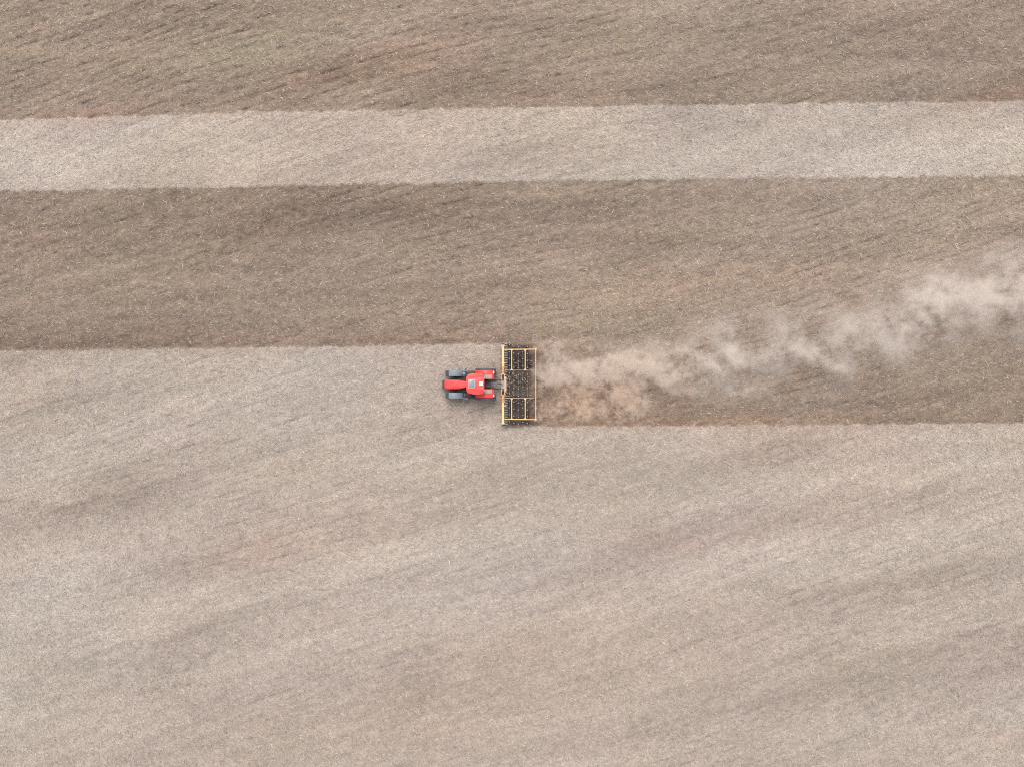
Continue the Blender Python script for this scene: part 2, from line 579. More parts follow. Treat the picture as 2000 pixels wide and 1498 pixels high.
# ------------------------------------------------------------------ straw litter: loose bent stalks on the whole field in view
def straw():
    N = 900000
    x = RNG.uniform(-59, 59, N)
    y = RNG.uniform(-45.5, 45.5, N)
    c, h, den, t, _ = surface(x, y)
    keep = RNG.uniform(0, 1.25, N) < den
    x, y, t, c = x[keep], y[keep], t[keep], c[keep]
    n_ = len(x)
    longer = RNG.uniform(0, 1, n_) < (0.07 + 0.05 * t)
    ln = np.where(longer, RNG.uniform(0.24, 0.42, n_), RNG.uniform(0.16, 0.36, n_))
    wd = np.where(longer, RNG.uniform(0.024, 0.040, n_), RNG.uniform(0.016, 0.034, n_))
    th = np.where(RNG.uniform(0, 1, n_) < 0.5, RNG.normal(math.radians(-20), 0.6, n_), RNG.uniform(0, PI, n_))
    bend = RNG.normal(0, 0.55, n_) * np.where(longer, 1.6, 1.0)
    lift = RNG.uniform(0.004, 0.05, n_)
    tilt = RNG.normal(0, 0.07, n_)
    V = np.zeros((n_, 6, 3), np.float32)
    for k, (s0, da) in enumerate(((-1, -1), (0, 0), (1, 1))):
        a = th + bend * da * 0.5
        px_ = x + s0 * np.cos(a) * ln * 0.5
        py_ = y + s0 * np.sin(a) * ln * 0.5
        pz = lift + s0 * tilt * ln + (0.02 if s0 == 0 else 0.0)
        nxv, nyv = -np.sin(a) * wd * .5, np.cos(a) * wd * .5
        for q, sg in ((0, -1), (1, 1)):
            V[:, k * 2 + q, 0] = px_ + sg * nxv
            V[:, k * 2 + q, 1] = py_ + sg * nyv
            V[:, k * 2 + q, 2] = pz
    # a little of it is dragged along on the middle section of the cultivator
    caught = (x > -0.6) & (x < 1.8) & (y > -1.3) & (y < 1.2) & (RNG.uniform(0, 1, n_) < 0.65)
    V[:, :, 2] += grid_h(x, y)[:, None] + np.where(caught, 0.66, 0.0)[:, None]
    V = V.reshape(-1, 3)
    b = np.arange(n_)[:, None] * 6
    Q = np.concatenate([b + np.array([[0, 2, 3, 1]]), b + np.array([[2, 4, 5, 3]])], 1).reshape(-1, 4)
    me = mesh_np('straw_litter', V, Q)
    g = np.clip(RNG.normal(0.88, 0.20, n_) + 0.07 * t * RNG.normal(0, 1, n_), 0.25, 1.6) + longer * (0.14 + 0.08 * t)
    tint = np.stack([0.44 + RNG.normal(0, .015, n_), 0.372 + RNG.normal(0, .01, n_), 0.312 + RNG.normal(0, .02, n_)], 1)
    # stalks take the dust of the soil they lie in
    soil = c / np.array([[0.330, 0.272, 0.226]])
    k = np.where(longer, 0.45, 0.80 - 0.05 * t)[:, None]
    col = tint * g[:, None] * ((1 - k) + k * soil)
    col = np.clip(col, 0.03, 0.85)
    col6 = np.repeat(np.concatenate([col, np.ones((n_, 1))], 1), 6, 0)
    ca = me.color_attributes.new('stalk', 'FLOAT_COLOR', 'POINT')
    ca.data.foreach_set('color', col6.astype(np.float32).ravel())
    m = bpy.data.materials.new('dry_straw')
    m.use_nodes = True
    nn, ll = m.node_tree.nodes, m.node_tree.links
    a_ = nn.new('ShaderNodeAttribute')
    a_.attribute_name = 'stalk'
    p = nn['Principled BSDF']
    p.inputs['Roughness'].default_value = 0.7
    p.inputs['Specular IOR Level'].default_value = 0.3
    ll.new(a_.outputs['Color'], p.inputs['Base Color'])
    me.materials.append(m)
    o = bpy.data.objects.new('straw_litter', me)
    COL.objects.link(o)
    o['kind'] = 'stuff'
    o['label'] = 'pale dry straw scattered thickly over the whole field'
    o['category'] = 'straw'
    return n_


straw()

# ------------------------------------------------------------------ tractor
TR = W(918, 751)
tractor = thing('tractor', 'red tractor with grey front mudguards pulling the yellow cultivator', 'tractor', TR)


def T(px, py, z):
    v = W(px, py, z) - TR
    return v


def rrect(hw, z0, z1, x, yc, r_top, r_bot, nn=6):
    """rounded cross-section in the y-z plane at x"""
    pts = []
    for (cy, cz, r, a0) in ((hw - r_top, z1 - r_top, r_top, 0), (-hw + r_top, z1 - r_top, r_top, 90),
                            (-hw + r_bot, z0 + r_bot, r_bot, 180), (hw - r_bot, z0 + r_bot, r_bot, 270)):
        for k in range(nn):
            a = math.radians(a0 + 90 * k / (nn - 1))
            pts.append((x, yc + cy + r * math.cos(a), cz + r * math.sin(a)))
    return pts


# hood
rings = []
for px, hw, zt, rt in ((867.6, .24, 1.42, .10), (868.3, .34, 1.50, .14), (870, .405, 1.57, .17), (873, .445, 1.63, .19), (880, .47, 1.70, .20),
                       (888, .46, 1.77, .20), (896, .435, 1.83, .18), (903, .37, 1.88, .15), (909, .30, 1.91, .12), (913, .27, 1.92, .11)):
    p = T(px, 751, zt)
    rings.append(rrect(hw, 0.98 if px > 868 else 1.08, zt, p.x, p.y, rt, .05))
hood = MB().loft(rings).build('hood', RED, tractor, smooth=50)
g = MB()
p = T(867.6, 751, 1.2)
g.box(p.x - .03, p.x + .03, p.y - .27, p.y + .27, .92, 1.32, .015)
for k in range(6):
    g.box(p.x - .045, p.x - .03, p.y - .25, p.y + .25, .96 + k * .06, .975 + k * .06)
g.build('grille', BLK, hood)
for s in (-1, 1):
    MB().box(p.x + .05, p.x + .12, p.y + s * .29 - .07, p.y + s * .29 + .07, 1.12, 1.25, .02).build('headlight', LAMP, hood)
    v = MB()
    for k in range(5):
        a = T(876 + k * 4.2, 751, 1.3)
        v.box(a.x, a.x + .16, a.y + s * .44, a.y + s * .478 - (.015 if k > 3 else 0), 1.08, 1.4, .01)
    v.build('side_vent', BLK, hood)
# centre crease of the hood: two raised seams
for s in (-1, 1):
    MB().tube([T(870.5, 751, 1.585) + Vector((0, s * .25, 0)), T(880, 751, 1.705) + Vector((0, s * .27, 0)),
               T(896, 751, 1.835) + Vector((0, s * .22, 0)), T(911, 751, 1.92) + Vector((0, s * .13, 0))], .010, 6).build('hood_seam', RED_D, hood)

# chassis, engine, axles
c = MB()
a, b = T(870, 751, .8), T(952, 751, .8)
c.box(a.x, b.x, -.24, .24, .52, 1.02, .05)
a, b = T(874, 751, .8), T(905, 751, .8)
c.box(a.x, b.x, -.32, .32, .70, 1.10, .04)
a = T(949, 751, .9)
c.box(a.x - .32, a.x + .32, -.38, .38, .55, 1.25, .08)
a, b = T(892, 751, .8), T(912, 751, .8)
c.box(a.x, b.x, -.72, .72, .58, 1.0, .06)
a, b = T(879, 751, .8), T(899, 751, .8)
c.box(a.x, b.x, -.56, .56, .60, .90, .05)
a, b = T(912, 751, .8), T(948, 751, .8)
c.box(a.x, b.x, -.66, .66, .62, 1.0, .05)
c.build('chassis', BLK, tractor)
w = MB()
a = T(866.5, 751, .8)
for k in range(9):
    y = -.36 + k * .09
    w.box(a.x - .12, a.x + .16, y - .038, y + .038, .55, .98, .02)
w.build('front_weight', BLK, tractor)
ax = MB()
a = T(888, 751, .8)
ax.box(a.x - .11, a.x + .11, -1.0, 1.0, .66, .84, .03)
ax.tube([(a.x - .2, -.75, .80), (a.x - .2, .75, .80)], .035, 8)
for s in (-1, 1):
    ax.tube([(a.x, s * .55, .80), (a.x, s * 1.02, .80)], .14, 12)
    ax.box(a.x - .26, a.x + .1, s * .80 - .03, s * .80 + .03, .70, .92, .01)
ax.build('front_axle', DSTEEL, tractor)
ax = MB()
a = T(949, 751, .98)
ax.tube([(a.x, -1.15, .98), (a.x, 1.15, .98)], .15, 14)
ax.build('rear_axle', BLK, tractor)


def wheel(name_r, width, lugs, rimr):
    """tyre with chevron lugs, axis along y, centred on its own origin"""
    r, hw = name_r, width / 2
    prof = [(rimr, -hw * .80), (rimr + .06, -hw * .93), (r * .80, -hw), (r * .93, -hw * .93), (r * .965, -hw * .72),
            (r * .97, 0), (r * .965, hw * .72), (r * .93, hw * .93), (r * .80, hw), (rimr + .06, hw * .93), (rimr, hw * .80)]
    m = MB().lathe_y(prof, (0, 0, 0), 48)
    for k in range(lugs):
        for s in (-1, 1):
            a0 = 2 * PI * (k + (0.5 if s > 0 else 0)) / lugs
            rr = []
            for q in range(5):
                f = q / 4
                y = s * hw * (0.02 + f * .95)
                a = a0 - 0.20 * f * (0.9 / r)
                ro = r * (1.0 if f < .75 else (.985 if f < 1 else .93))
                da = .020 / r + .006 * f
                ring = [(ra * math.cos(a + d), y, ra * math.sin(a + d)) for ra, d in
                        ((r * .90, -da), (ro, -da * .8), (ro, da * .8), (r * .90, da))]
                rr.append(ring)
            m.loft(rr)
    o = m.build('wheel', RUB, None, smooth=35)
    rm = MB().lathe_y([(.06, -hw * .25), (rimr * .55, -hw * .30), (rimr * .96, -hw * .75), (rimr + .012, -hw * .78),
                       (rimr + .012, hw * .78), (rimr * .96, hw * .75), (rimr * .55, hw * .30), (.06, hw * .25)], (0, 0, 0), 32)
    rm.lathe_y([(.02, -hw * .6), (.13, -hw * .6), (.13, hw * .6), (.02, hw * .6)], (0, 0, 0), 16)
    rm.build('rim', RIM, o, smooth=35)
    return o


rw = wheel(1.0, .62, 22, .50)
rw.parent = tractor
rw.location = T(949, 726.2, 1.0)
copy_tree(rw, tractor, T(949, 775.2, 1.0))
fw = wheel(.86, .56, 20, .40)
fw.parent = tractor
fw.location = T(887.5, 729.3, .86)
copy_tree(fw, tractor, T(887.5, 772.6, .86))


def arc_strip(mb, xc, zc, r, a0, a1, y0, y1, th, nseg=14, lip=.05, rr=.05):
    """curved guard over a wheel: closed strip following an arc from a0 to a1 (degrees from straight up, + towards the rear)"""
    rings = []
    for k in range(nseg + 1):
        a = math.radians(a0 + (a1 - a0) * k / nseg)
        sx, sz = math.sin(a), math.cos(a)
        prof = [(y0, r - lip), (y0, r - rr * .3), (y0 + rr * .4, r + th * .7), (y0 + rr, r + th), (y1 - rr, r + th), (y1 - rr * .4, r + th * .7),
                (y1, r - rr * .3), (y1, r - lip), (y1 - .03, r - lip), (y1 - .04, r - .02), (y0 + .04, r - .02), (y0 + .03, r - lip)]
        rings.append([(xc + R_ * sx, y, zc + R_ * sz) for y, R_ in prof])
    mb.loft(rings)
    return mb


# front mudguards
for s, yy in ((1, 729.6), (-1, 772.2)):
    cpos = T(887.5, yy, .86)
    y0, y1 = cpos.y - .285, cpos.y + .285
    f = arc_strip(MB(), cpos.x, .86, .93, -29, 62, y0, y1, .035).build('front_mudguard', GREYP, tractor, smooth=40)
    MB().tube([(cpos.x + .1, cpos.y - s * .42, .86), (cpos.x + .1, cpos.y - s * .2, 1.72), (cpos.x + .12, cpos.y, 1.80)], .03, 8).build('mudguard_bracket', BLK, f)
    for q in (-1, 1):
        a = math.radians(-20)
        MB().tube([(cpos.x + .955 * math.sin(a), cpos.y + q * .15, .86 + .955 * math.cos(a)),
                   (cpos.x + .985 * math.sin(a), cpos.y + q * .15, .86 + .985 * math.cos(a))], .035, 10).build('bolt', CLAMP, f)

# rear fenders
for s, ya, yb in ((1, 723.6, 741.0), (-1, 759.8, 776.6)):
    cpos = T(949, 751, 1.0)
    p0, p1 = T(949, ya, 1.9).y, T(949, yb, 1.9).y
    lo, hi = min(p0, p1), max(p0, p1)
    fd = arc_strip(MB(), cpos.x, 1.0, 1.06, -74, 47, lo, hi, .04, nseg=20, lip=.06, rr=.06)
    f = fd.build('rear_fender', RED, tractor, smooth=40)
    # inner, dust covered top behind the cab
    yi0, yi1 = (T(949, 732.2, 2).y, T(949, 740.2, 2).y) if s > 0 else (T(949, 760.4, 2).y, T(949, 768.0, 2).y)
    lo2, hi2 = min(yi0, yi1), max(yi0, yi1)
    arc_strip(MB(), cpos.x, 1.0, 1.105, -8, 32, lo2, hi2, .012, nseg=8, lip=.02, rr=.03).build('dusty_cover', TANG, f, smooth=40)
    # darker rear corner strip
    arc_strip(MB(), cpos.x, 1.0, 1.105, 34, 46.5, lo + .10 if s < 0 else lo + .02, hi - .02 if s < 0 else hi - .10, .012, nseg=5, lip=.02, rr=.03).build('rear_trim', RED_D, f, smooth=40)
    yl = T(964.6, 727.6 if s > 0 else 772.4, 1.8).y
    xl = T(964.4, 751, 1.8).x
    MB().box(xl - .05, xl + .05, yl - .11, yl + .11, 1.76, 1.90, .02).build('tail_light', LAMP, f)
    ysm = T(949, 731.3 if s > 0 else 769.0, 2).y
    sm = MB()
    sm.tube([(cpos.x + 1.112 * math.sin(math.radians(a)), ysm, 1 + 1.112 * math.cos(math.radians(a))) for a in range(-10, 44, 6)], .012, 6)
    sm.build('fender_seam', RED_D, f)

# cab
cab = MB()
for px, py in ((916, 735), (916, 767), (930, 733), (930, 769), (944, 735), (944, 767)):
    a, b = T(px, py, 1.2), T(px, 751 + (py - 751) * .97, 2.76)
    cab.tube([(a.x, a.y, 1.15), (b.x, b.y, 2.76)], .045, 8)
a, b = T(914, 751, 1.1), T(946, 751, 1.1)
hw = .85
cab.box(a.x, b.x, a.y - hw, a.y + hw, 1.02, 1.20, .03)
cab.box(T(943, 751, 1).x, T(946.5, 751, 1).x, a.y - .7, a.y + .7, 1.2, 1.55, .03)
cabo = cab.build('cab', BLK, tractor, smooth=40)
g = MB()
g.box(T(915.4, 751, 2).x - .006, T(915.4, 751, 2).x + .006, a.y - .74, a.y + .74, 1.22, 2.74)
g.build('windscreen', GLASS, cabo)
g = MB()
g.box(T(945, 751, 2).x - .006, T(945, 751, 2).x + .006, a.y - .70, a.y + .70, 1.57, 2.74)
g.build('rear_window', GLASS, cabo)
for s in (-1, 1):
    d = MB().box(T(917.5, 751, 2).x, T(942.5, 751, 2).x, a.y + s * .835 - .006, a.y + s * .835 + .006, 1.24, 2.72).build('door', GLASS, cabo)
    MB().box(T(927, 751, 2).x, T(929.5, 751, 2).x, a.y + s * .85, a.y + s * .89, 1.75, 1.80, .008).build('handle', BLK, d)
st = MB()
q = T(935, 751, 1.4)
st.box(q.x - .25, q.x + .25, q.y - .25, q.y + .25, 1.45, 1.58, .05).box(q.x + .2, q.x + .32, q.y - .24, q.y + .24, 1.55, 2.15, .05)
st.build('seat', BLK, cabo)
q = T(923, 751, 1.4)
sw = MB()
sw.tube([(q.x + .18 * math.cos(t * PI / 8), q.y + .19 * math.sin(t * PI / 8), 1.85 + .06 * math.cos(t * PI / 8)) for t in range(17)], .015, 6)
sw.tube([(q.x - .1, q.y, 1.3), (q.x, q.y, 1.85)], .03, 8)
sw.build('steering_wheel', BLK, cabo)

# roof
zt = 3.0
outl = [(911.0, 736.5), (911.6, 733.6), (913.5, 731.3), (917, 730.0), (924, 729.3), (934, 729.2), (940, 729.6), (944.3, 730.6), (945.4, 733), (945.8, 742),
        (945.8, 760), (945.2, 767.5), (944.0, 769.2), (940, 770.2), (934, 770.4), (924, 770.0), (917, 769.0), (913.5, 767.6), (911.6, 765.4), (911.0, 762.6),
        (910.6, 756), (910.5, 749.5), (910.6, 743)]
poly = [T(px, py, zt).xy for px, py in outl]
roof = MB().prism(poly, 2.76, zt, bev=.10, seg=4).build('roof', RED, tractor, smooth=40)
poly = [T(px, py, zt).xy for px, py in ((913.2, 740.6), (930, 738.2), (943.8, 736.6), (943.8, 763.6), (930, 761.6), (913.2, 759.4))]
MB().prism(poly, zt - .01, zt + .028, bev=.022, seg=2).build('roof_panel', RED, roof, smooth=40)
for (y1, y2, y3) in ((737.2, 735.2, 734.0), (762.8, 765.0, 766.3)):
    MB().tube([T(915, y1, zt + .004), T(930, y2, zt + .006), T(943, y3, zt + .004)], .018, 6).build('roof_rib', RED_D, roof)
# sunroof hatch
ho = [(914.9, 741.2), (915.6, 740.6), (926.6, 741.3), (927.8, 742.6), (927.8, 756.6), (926.6, 758.0), (915.6, 758.8), (914.9, 758.2)]
hm = (921.3, 749.7)
hatch = MB().prism([T(px, py, zt).xy for px, py in ho], zt + .02, zt + .055, bev=.012, seg=2).build('sunroof_rim', HATCHF, roof, smooth=40)
hi_ = [(hm[0] + (px - hm[0]) * .82, hm[1] + (py - hm[1]) * .88) for px, py in ho]
MB().prism([T(px, py, zt).xy for px, py in hi_], zt + .05, zt + .075, bev=.015, seg=2).build('sunroof', HATCH, hatch, smooth=40)
for px, py in ((917.4, 743.3), (924.6, 743.9), (917.4, 755.8), (924.6, 755.4)):
    q = T(px, py, zt)
    MB().tube([(q.x, q.y, zt + .07), (q.x, q.y, zt + .09)], .026, 8).build('bolt', BLK, hatch)
# receiver box with a notch in its rear side
ro = [(936.0, 745.7), (943.4, 745.7), (943.4, 748.4), (942.2, 749.3), (942.2, 750.6), (943.4, 751.5), (943.4, 753.1), (936.0, 753.1)]
MB().prism([T(px, py, 3.1).xy for px, py in ro], zt + .028, zt + .12, bev=.02, seg=2).build('receiver', WHT, roof, smooth=40)
dk = MB()
q0, q1 = T(935.2, 744.9, zt), T(944.0, 754.0, zt)
dk.box(q0.x, q1.x, q1.y, q0.y, zt + .022, zt + .040)
dk.build('receiver_base', RED_D, roof)
st = MB()
for x0, x1, y0, y1 in ((934.2, 938.6, 757.6, 757.95), (939.4, 943, 757.3, 757.7), (941.6, 942.1, 757.7, 759.6)):
    a, b = T(x0, y0, zt), T(x1, y1, zt)
    st.box(a.x, b.x, b.y, a.y, zt + .026, zt + .034)
st.build('decal', mat('pale_decal', (.75, .45, .32), .5), roof)
for px, py in ((944.8, 731.9), (944.9, 738), (944.9, 762), (944.5, 768.2)):
    q = T(px, py, 2.9)
    MB().box(q.x - .02, q.x + .07, q.y - .07, q.y + .07, 2.70, 2.84, .02).build('work_light', LAMP if 735 < py < 765 else BLK, roof)

# mirrors, exhaust, steps, tanks
for py0, py1, py2 in ((735, 723.2, 719.8), (767, 775.5, 780.0)):
    arm = MB().tube([T(914, py0, 2.45), T(910.5, (py0 + py1) / 2, 2.55), T(910, py1, 2.45)], .022, 8).build('mirror_arm', BLK, tractor)
    q = T(910.2, (py1 + py2) / 2, 2.3)
    hy = abs(py1 - py2) * M * .5
    mr = MB().box(q.x - .07, q.x + .07, q.y - hy, q.y + hy, 2.05, 2.5, .03).build('mirror', RUB, arm)
    MB().box(q.x + .07, q.x + .078, q.y - hy + .02, q.y + hy - .02, 2.08, 2.47).build('mirror_glass', LAMP, arm)
q = T(905.6, 730.0, 2.2)
ex = MB().tube([(q.x, q.y, 1.1), (q.x, q.y, 2.2), (q.x + .05, q.y, 2.3), (q.x + .16, q.y, 2.36)], .06, 12)
ex.tube([(q.x, q.y, 1.3), (q.x, q.y, 2.0)], .10, 14)
ex.build('exhaust', STEEL, tractor, smooth=40)
for s, yy in ((1, 729.5), (-1, 773.0)):
    q = T(918.5, yy, 1.0)
    tk = MB().box(q.x - .50, q.x + .42, q.y - .24, q.y + .24, .48, 1.02, .09).build('fuel_tank', BLK, tractor, smooth=40)
    stp = MB()
    for k in range(3):
        stp.box(q.x - .62 , q.x - .22, q.y + s * (.26 + .03 * (2 - k)) - .07, q.y + s * (.26 + .03 * (2 - k)) + .09, .42 + k * .28, .45 + k * .28, .008)
    stp.box(q.x - .64, q.x - .61, q.y + s * .2 - .1, q.y + s * .2 + .1, .40, 1.2)
    stp.build('step', GREYP, tractor)
# mirror-side grab rails and lamp brackets by the front cab corners
for s, yy in ((1, 731), (-1, 771)):
    r = MB()
    r.tube([T(909, yy, 1.1), T(907.5, yy, 1.6), T(908.5, yy + s * -1.6, 2.1), T(911, yy - s * -2.0, 2.2)], .02, 6)
    q = T(907.6, yy, 1.6)
    r.box(q.x - .08, q.x + .08, q.y - .13, q.y + .13, 1.55, 1.70, .02)
    r.build('grab_rail', GREYP if s > 0 else DSTEEL, tractor)

# three-point linkage
lk = MB()
for s in (-1, 1):
    lk.tube([T(951, 751 + s * 6.0, .75), T(965, 751 + s * 8.0, .70), T(981.5, 751 + s * 9.0, .80)], .045, 8)
    lk.tube([T(956, 751 + s * 5.3, 1.45), T(963, 751 + s * 7.4, .75)], .03, 8)
    lk.box(T(948, 751, 1).x, T(957.5, 751, 1).x, s * .27 - .045, s * .27 + .045, 1.38, 1.5, .02)
lk.build('lower_link', BLK, tractor)
tl = MB()
tl.tube([T(953, 750.5, 1.25), T(963, 750.5, 1.22)], .035, 8)
tl.tube([T(962, 750.5, 1.22), T(974, 750.5, 1.25)], .055, 10)
tl.tube([T(973, 750.5, 1.25), T(981.5, 750.5, 1.30)], .032, 8)
tl.build('top_link', BLK, tractor)
hb = MB()
q = T(955, 751, 1.1)
hb.box(q.x - .12, q.x + .20, q.y - .17, q.y + .17, .85, 1.22, .03)
hb.box(q.x - .40, q.x - .12, q.y - .45, q.y + .45, 1.15, 1.32, .03)
for k in range(4):
    hb.box(q.x + .02, q.x + .16, q.y - .15 + k * .085, q.y - .10 + k * .085, 1.22, 1.30, .01)
hb.build('hitch_block', BLK, tractor)
MB().box(q.x - .38, q.x - .15, q.y - .62, q.y - .40, 1.2, 1.34, .02).build('toolbox', CLAMP, tractor)
for s in (-1, 1):
    q = T(959.5, 751 + s * 6.9, 1.05)
    MB().tube([(q.x, q.y, .98), (q.x, q.y, 1.12)], .055, 10).build('link_pin', CLAMP, tractor)
for k, (dy, dz, rr) in enumerate(((-2.2, 1.5, .016), (-0.6, 1.45, .016), (.9, 1.52, .016), (2.4, 1.42, .016))):
    MB().tube([T(952, 751 + dy, 1.3), T(960, 751 + dy * 1.5 + .6, dz), T(970, 751 + dy * .6 - .8, dz - .12), T(977, 751 + dy * 1.1, dz - .25),
               T(983, 751 + dy * 1.3, 1.2)], rr, 6).build('hose', HOSE if k % 2 else STEEL, tractor)

# ------------------------------------------------------------------ cultivator
CR = W(1013, 751)
cult = thing('cultivator', 'wide folding cultivator with yellow frame and black tines behind the red tractor', 'cultivator', CR)


def K(px, py, z):
    return W(px, py, z) - CR


def kbox(mb, x0, x1, y0, y1, z0, z1, bev=0.01):
    a, b = K(x0, y0, z1), K(x1, y1, z1)
    mb.box(a.x, b.x, min(a.y, b.y), max(a.y, b.y), z0, z1, bev)
    return mb


# wing beams
for s, ya, yb in ((1, 675.0, 715.8), (-1, 827.2, 786.4)):
    wb = kbox(MB(), 980.4, 984.4, ya, yb, 1.02, 1.24, .02).build('wing_beam', YEL, cult)
    kbox(MB(), 979.4, 985.4, ya - .6 * s, ya + 1.6 * s, .95, 1.30, .015).build('end_cap', YEL, wb)
    ym = 709.0 if s > 0 else 792.3
    kbox(MB(), 979.5, 985.2, ym - 1.2, ym + 1.2, .98, 1.28, .015).build('collar', YEL, wb)
    kbox(MB(), 985.2, 989.0, ym - .8, ym + .8, .90, 1.08, .015).build('depth_stop', ORG if s > 0 else YEL, wb)
    # folding joint between wing and centre
    h1 = MB()
    y0 = ya + (41.2 if s > 0 else -41.2)
    for k, (d0, d1, xa, xb, zt_) in enumerate(((0, 3.0, 979.8, 985.2, 1.26), (3.6, 6.2, 980.4, 984.6, 1.22), (6.6, 9.4, 979.9, 984.8, 1.30), (9.8, 15.0, 980.3, 984.7, 1.20))):
        kbox(h1, xa, xb, y0 + s * d0, y0 + s * d1, .98, zt_, .02)
    h1.build('fold_hinge', ORG, cult)
    # hydraulic cylinder inside its yoke
    y1, y2 = (731.0, 741.5) if s > 0 else (771.2, 760.7)
    yo = MB()
    for xa, xb in ((978.4, 979.6), (984.6, 985.8)):
        kbox(yo, xa, xb, y1, y2, 1.05, 1.22, .015)
    kbox(yo, 978.9, 985.3, y1 - s * .2, y1 + s * 1.0, 1.03, 1.20, .015)
    yoke = yo.build('yoke', YEL, cult)
    cy = MB().tube([K(982.0, y1 + s * 1.2, 1.28), K(982.0, y2 + s * 1.8, 1.28)], .085, 14).build('fold_cylinder', BLK, yoke, smooth=40)
    MB().tube([K(982.0, y1 + s * 1.0, 1.30), K(982.0, y2 + s * 1.2, 1.375)], .020, 8).build('piston_rod', STEEL, yoke)

# centre beams and headstock
hd = kbox(MB(), 979.2, 984.4, 741.6, 764.0, .98, 1.20, .02)
kbox(hd, 979.0, 984.6, 746.0, 746.8, 1.0, 1.225, .005)
kbox(hd, 979.0, 984.6, 757.0, 757.8, 1.0, 1.225, .005)
hd.build('headstock', mat('worn_headstock', (.36, .29, .25), .65, var=.12, dust=.6, dust_col=(.42, .36, .32)), cult)
kbox(MB(), 984.7, 989.0, 735.8, 766.2, .98, 1.15, .02).build('centre_beam', TANF, cult)
kbox(MB(), 985.2, 989.2, 760.4, 765.6, 1.16, 1.25, .02).build('valve_box', ORG, cult)
ms = MB()
for s in (-1, 1):
    ms.tube([K(984, 751 + s * 4, 1.1), K(981.5, 750.5 + s * .8, 1.38)], .04, 8)
ms.build('mast', TANF, cult)


# side frames: rails and cross bars with flared ends
def gusset(mb, px, py, dirn, z0, z1):
    a = [K(px - 2.6, py, z1), K(px + 2.6, py, z1), K(px + .75, py + dirn * 2.6, z1), K(px - .75, py + dirn * 3.0, z1)]
    mb.prism([v.xy for v in a], z0, z1)


rail_t = .085
for s, yo_, yi_ in ((1, 682.4, 723.3), (-1, 819.0, 777.6)):
    for (yy, x1, nm, m_) in ((yo_, 1046.4, 'outer_rail', YEL), (yi_, 1043.0, 'inner_rail', TANF)):
        a, b = K(985.0, yy + s * (.5 if nm == 'outer_rail' else 0), .98), K(x1, yy, .98)
        rl = MB()
        rl.loft([[(p.x, p.y - hw_, .88), (p.x, p.y + hw_, .88), (p.x, p.y + hw_, .97), (p.x, p.y - hw_, .97)]
                 for p, hw_ in ((a, .040 if nm == 'outer_rail' else .024), (b, .032 if nm == 'outer_rail' else .016))])
        rl.build(nm, m_, cult)
    for px in (999.4, 1025.8):
        cb = MB()
        ya_, yb_ = yo_ + s * .8, yi_ - s * .5
        kbox(cb, px - .75, px + .75, ya_, yb_, .885, .985, .012)
        gusset(cb, px, ya_ - s * .2, s, .90, .978)
        gusset(cb, px, yb_ + s * .2, -s, .90, .978)
        cb.build('cross_bar', YEL, cult)
rb = kbox(MB(), 1045.8, 1047.0, 681.0, 820.2, .86, .965, .012)
rb.build('rear_bar', YEL, cult)
for y in (682.4, 819.0):
    kbox(MB(), 1044.8, 1048.0, y - 1.6, y + 1.6, .80, 1.0, .015).build('corner_bracket', YEL, cult)

# beams carrying the tines, in three sections
TROWS = ((995.2, 674.2), (1003.7, 677.0), (1012.6, 678.9), (1021.3, 674.9), (1030.2, 677.8))
for px, _ in TROWS:
    for ya, yb in ((673.6, 721.6), (725.4, 775.6), (779.8, 828.4)):
        mid_ = 720 < ya < 760
        hw_ = 0.8 if mid_ else 1.15
        kbox(MB(), px - hw_, px + hw_, ya, yb, .58, .68, .02).build('tine_beam', DSTEEL if mid_ else BLK, cult)
# fore-aft ties below the frame holding those beams
for py in (690.5, 714.5, 735, 767, 787, 811):
    kbox(MB(), 984, 1031, py - .45, py + .45, .52, .595, .008).build('frame_tie', BLK, cult)


def tine():
    pts = [(0, 0, .72), (.06, 0, .79), (.15, 0, .75), (.19, 0, .58), (.16, 0, .36), (.10, 0, .18), (-.06, 0, .02), (-.12, 0, -.06)]
    m = MB()
    rings = []
    for i, p in enumerate(pts):
        a = Vector(pts[max(0, i - 1)])
        b = Vector(pts[min(len(pts) - 1, i + 1)])
        d = (b - a).normalized()
        nrm = Vector((-d.z, 0, d.x)) * .014
        P = Vector(p)
        hwid = .030 if i < 6 else .055
        rings.append([P + nrm + Vector((0, hwid, 0)), P + nrm - Vector((0, hwid, 0)), P - nrm - Vector((0, hwid, 0)), P - nrm + Vector((0, hwid, 0))])
    m.loft(rings)
    m.tube([(-.06, -.045, .70), (-.06, .045, .70)], .075, 12)
    m.box(-.10, .10, -.075, .075, .58, .70, .01)
    o = m.build('tine', BLK, None)
    c = MB().box(-.05, .05, -.048, .048, .765, .800, .012)
    c.box(-.02, .02, -.02, .02, .80, .825)
    c.build('clamp', CLAMP, o)
    return o


t0 = tine()
t0.parent = cult
first = True
for px, py0 in TROWS:
    for k in range(12):
        py = py0 + 13.55 * k
        loc = K(px - .2 + random.uniform(-.25, .25), py + random.uniform(-.35, .35), .75)
        loc.z = random.uniform(-.01, .01)
        if first:
            t0.location = loc
            first = False
        else:
            c = copy_tree(t0, cult, loc)
            c.rotation_euler.z = random.uniform(-.06, .06)

# levelling paddles behind the front beam
def paddle():
    m = MB()
    m.loft([[(x, -.028, z), (x, .028, z), (x, .028, z - .014), (x, -.028, z - .014)] for x, z in ((-.15, .86), (.05, .87), (.19, .74), (.22, .55))])
    o = m.build('levelling_paddle', CLAMP, None)
    MB().box(.13, .21, -.11, .11, .06, .56, .02).build('paddle_blade', BLK, o)
    return o


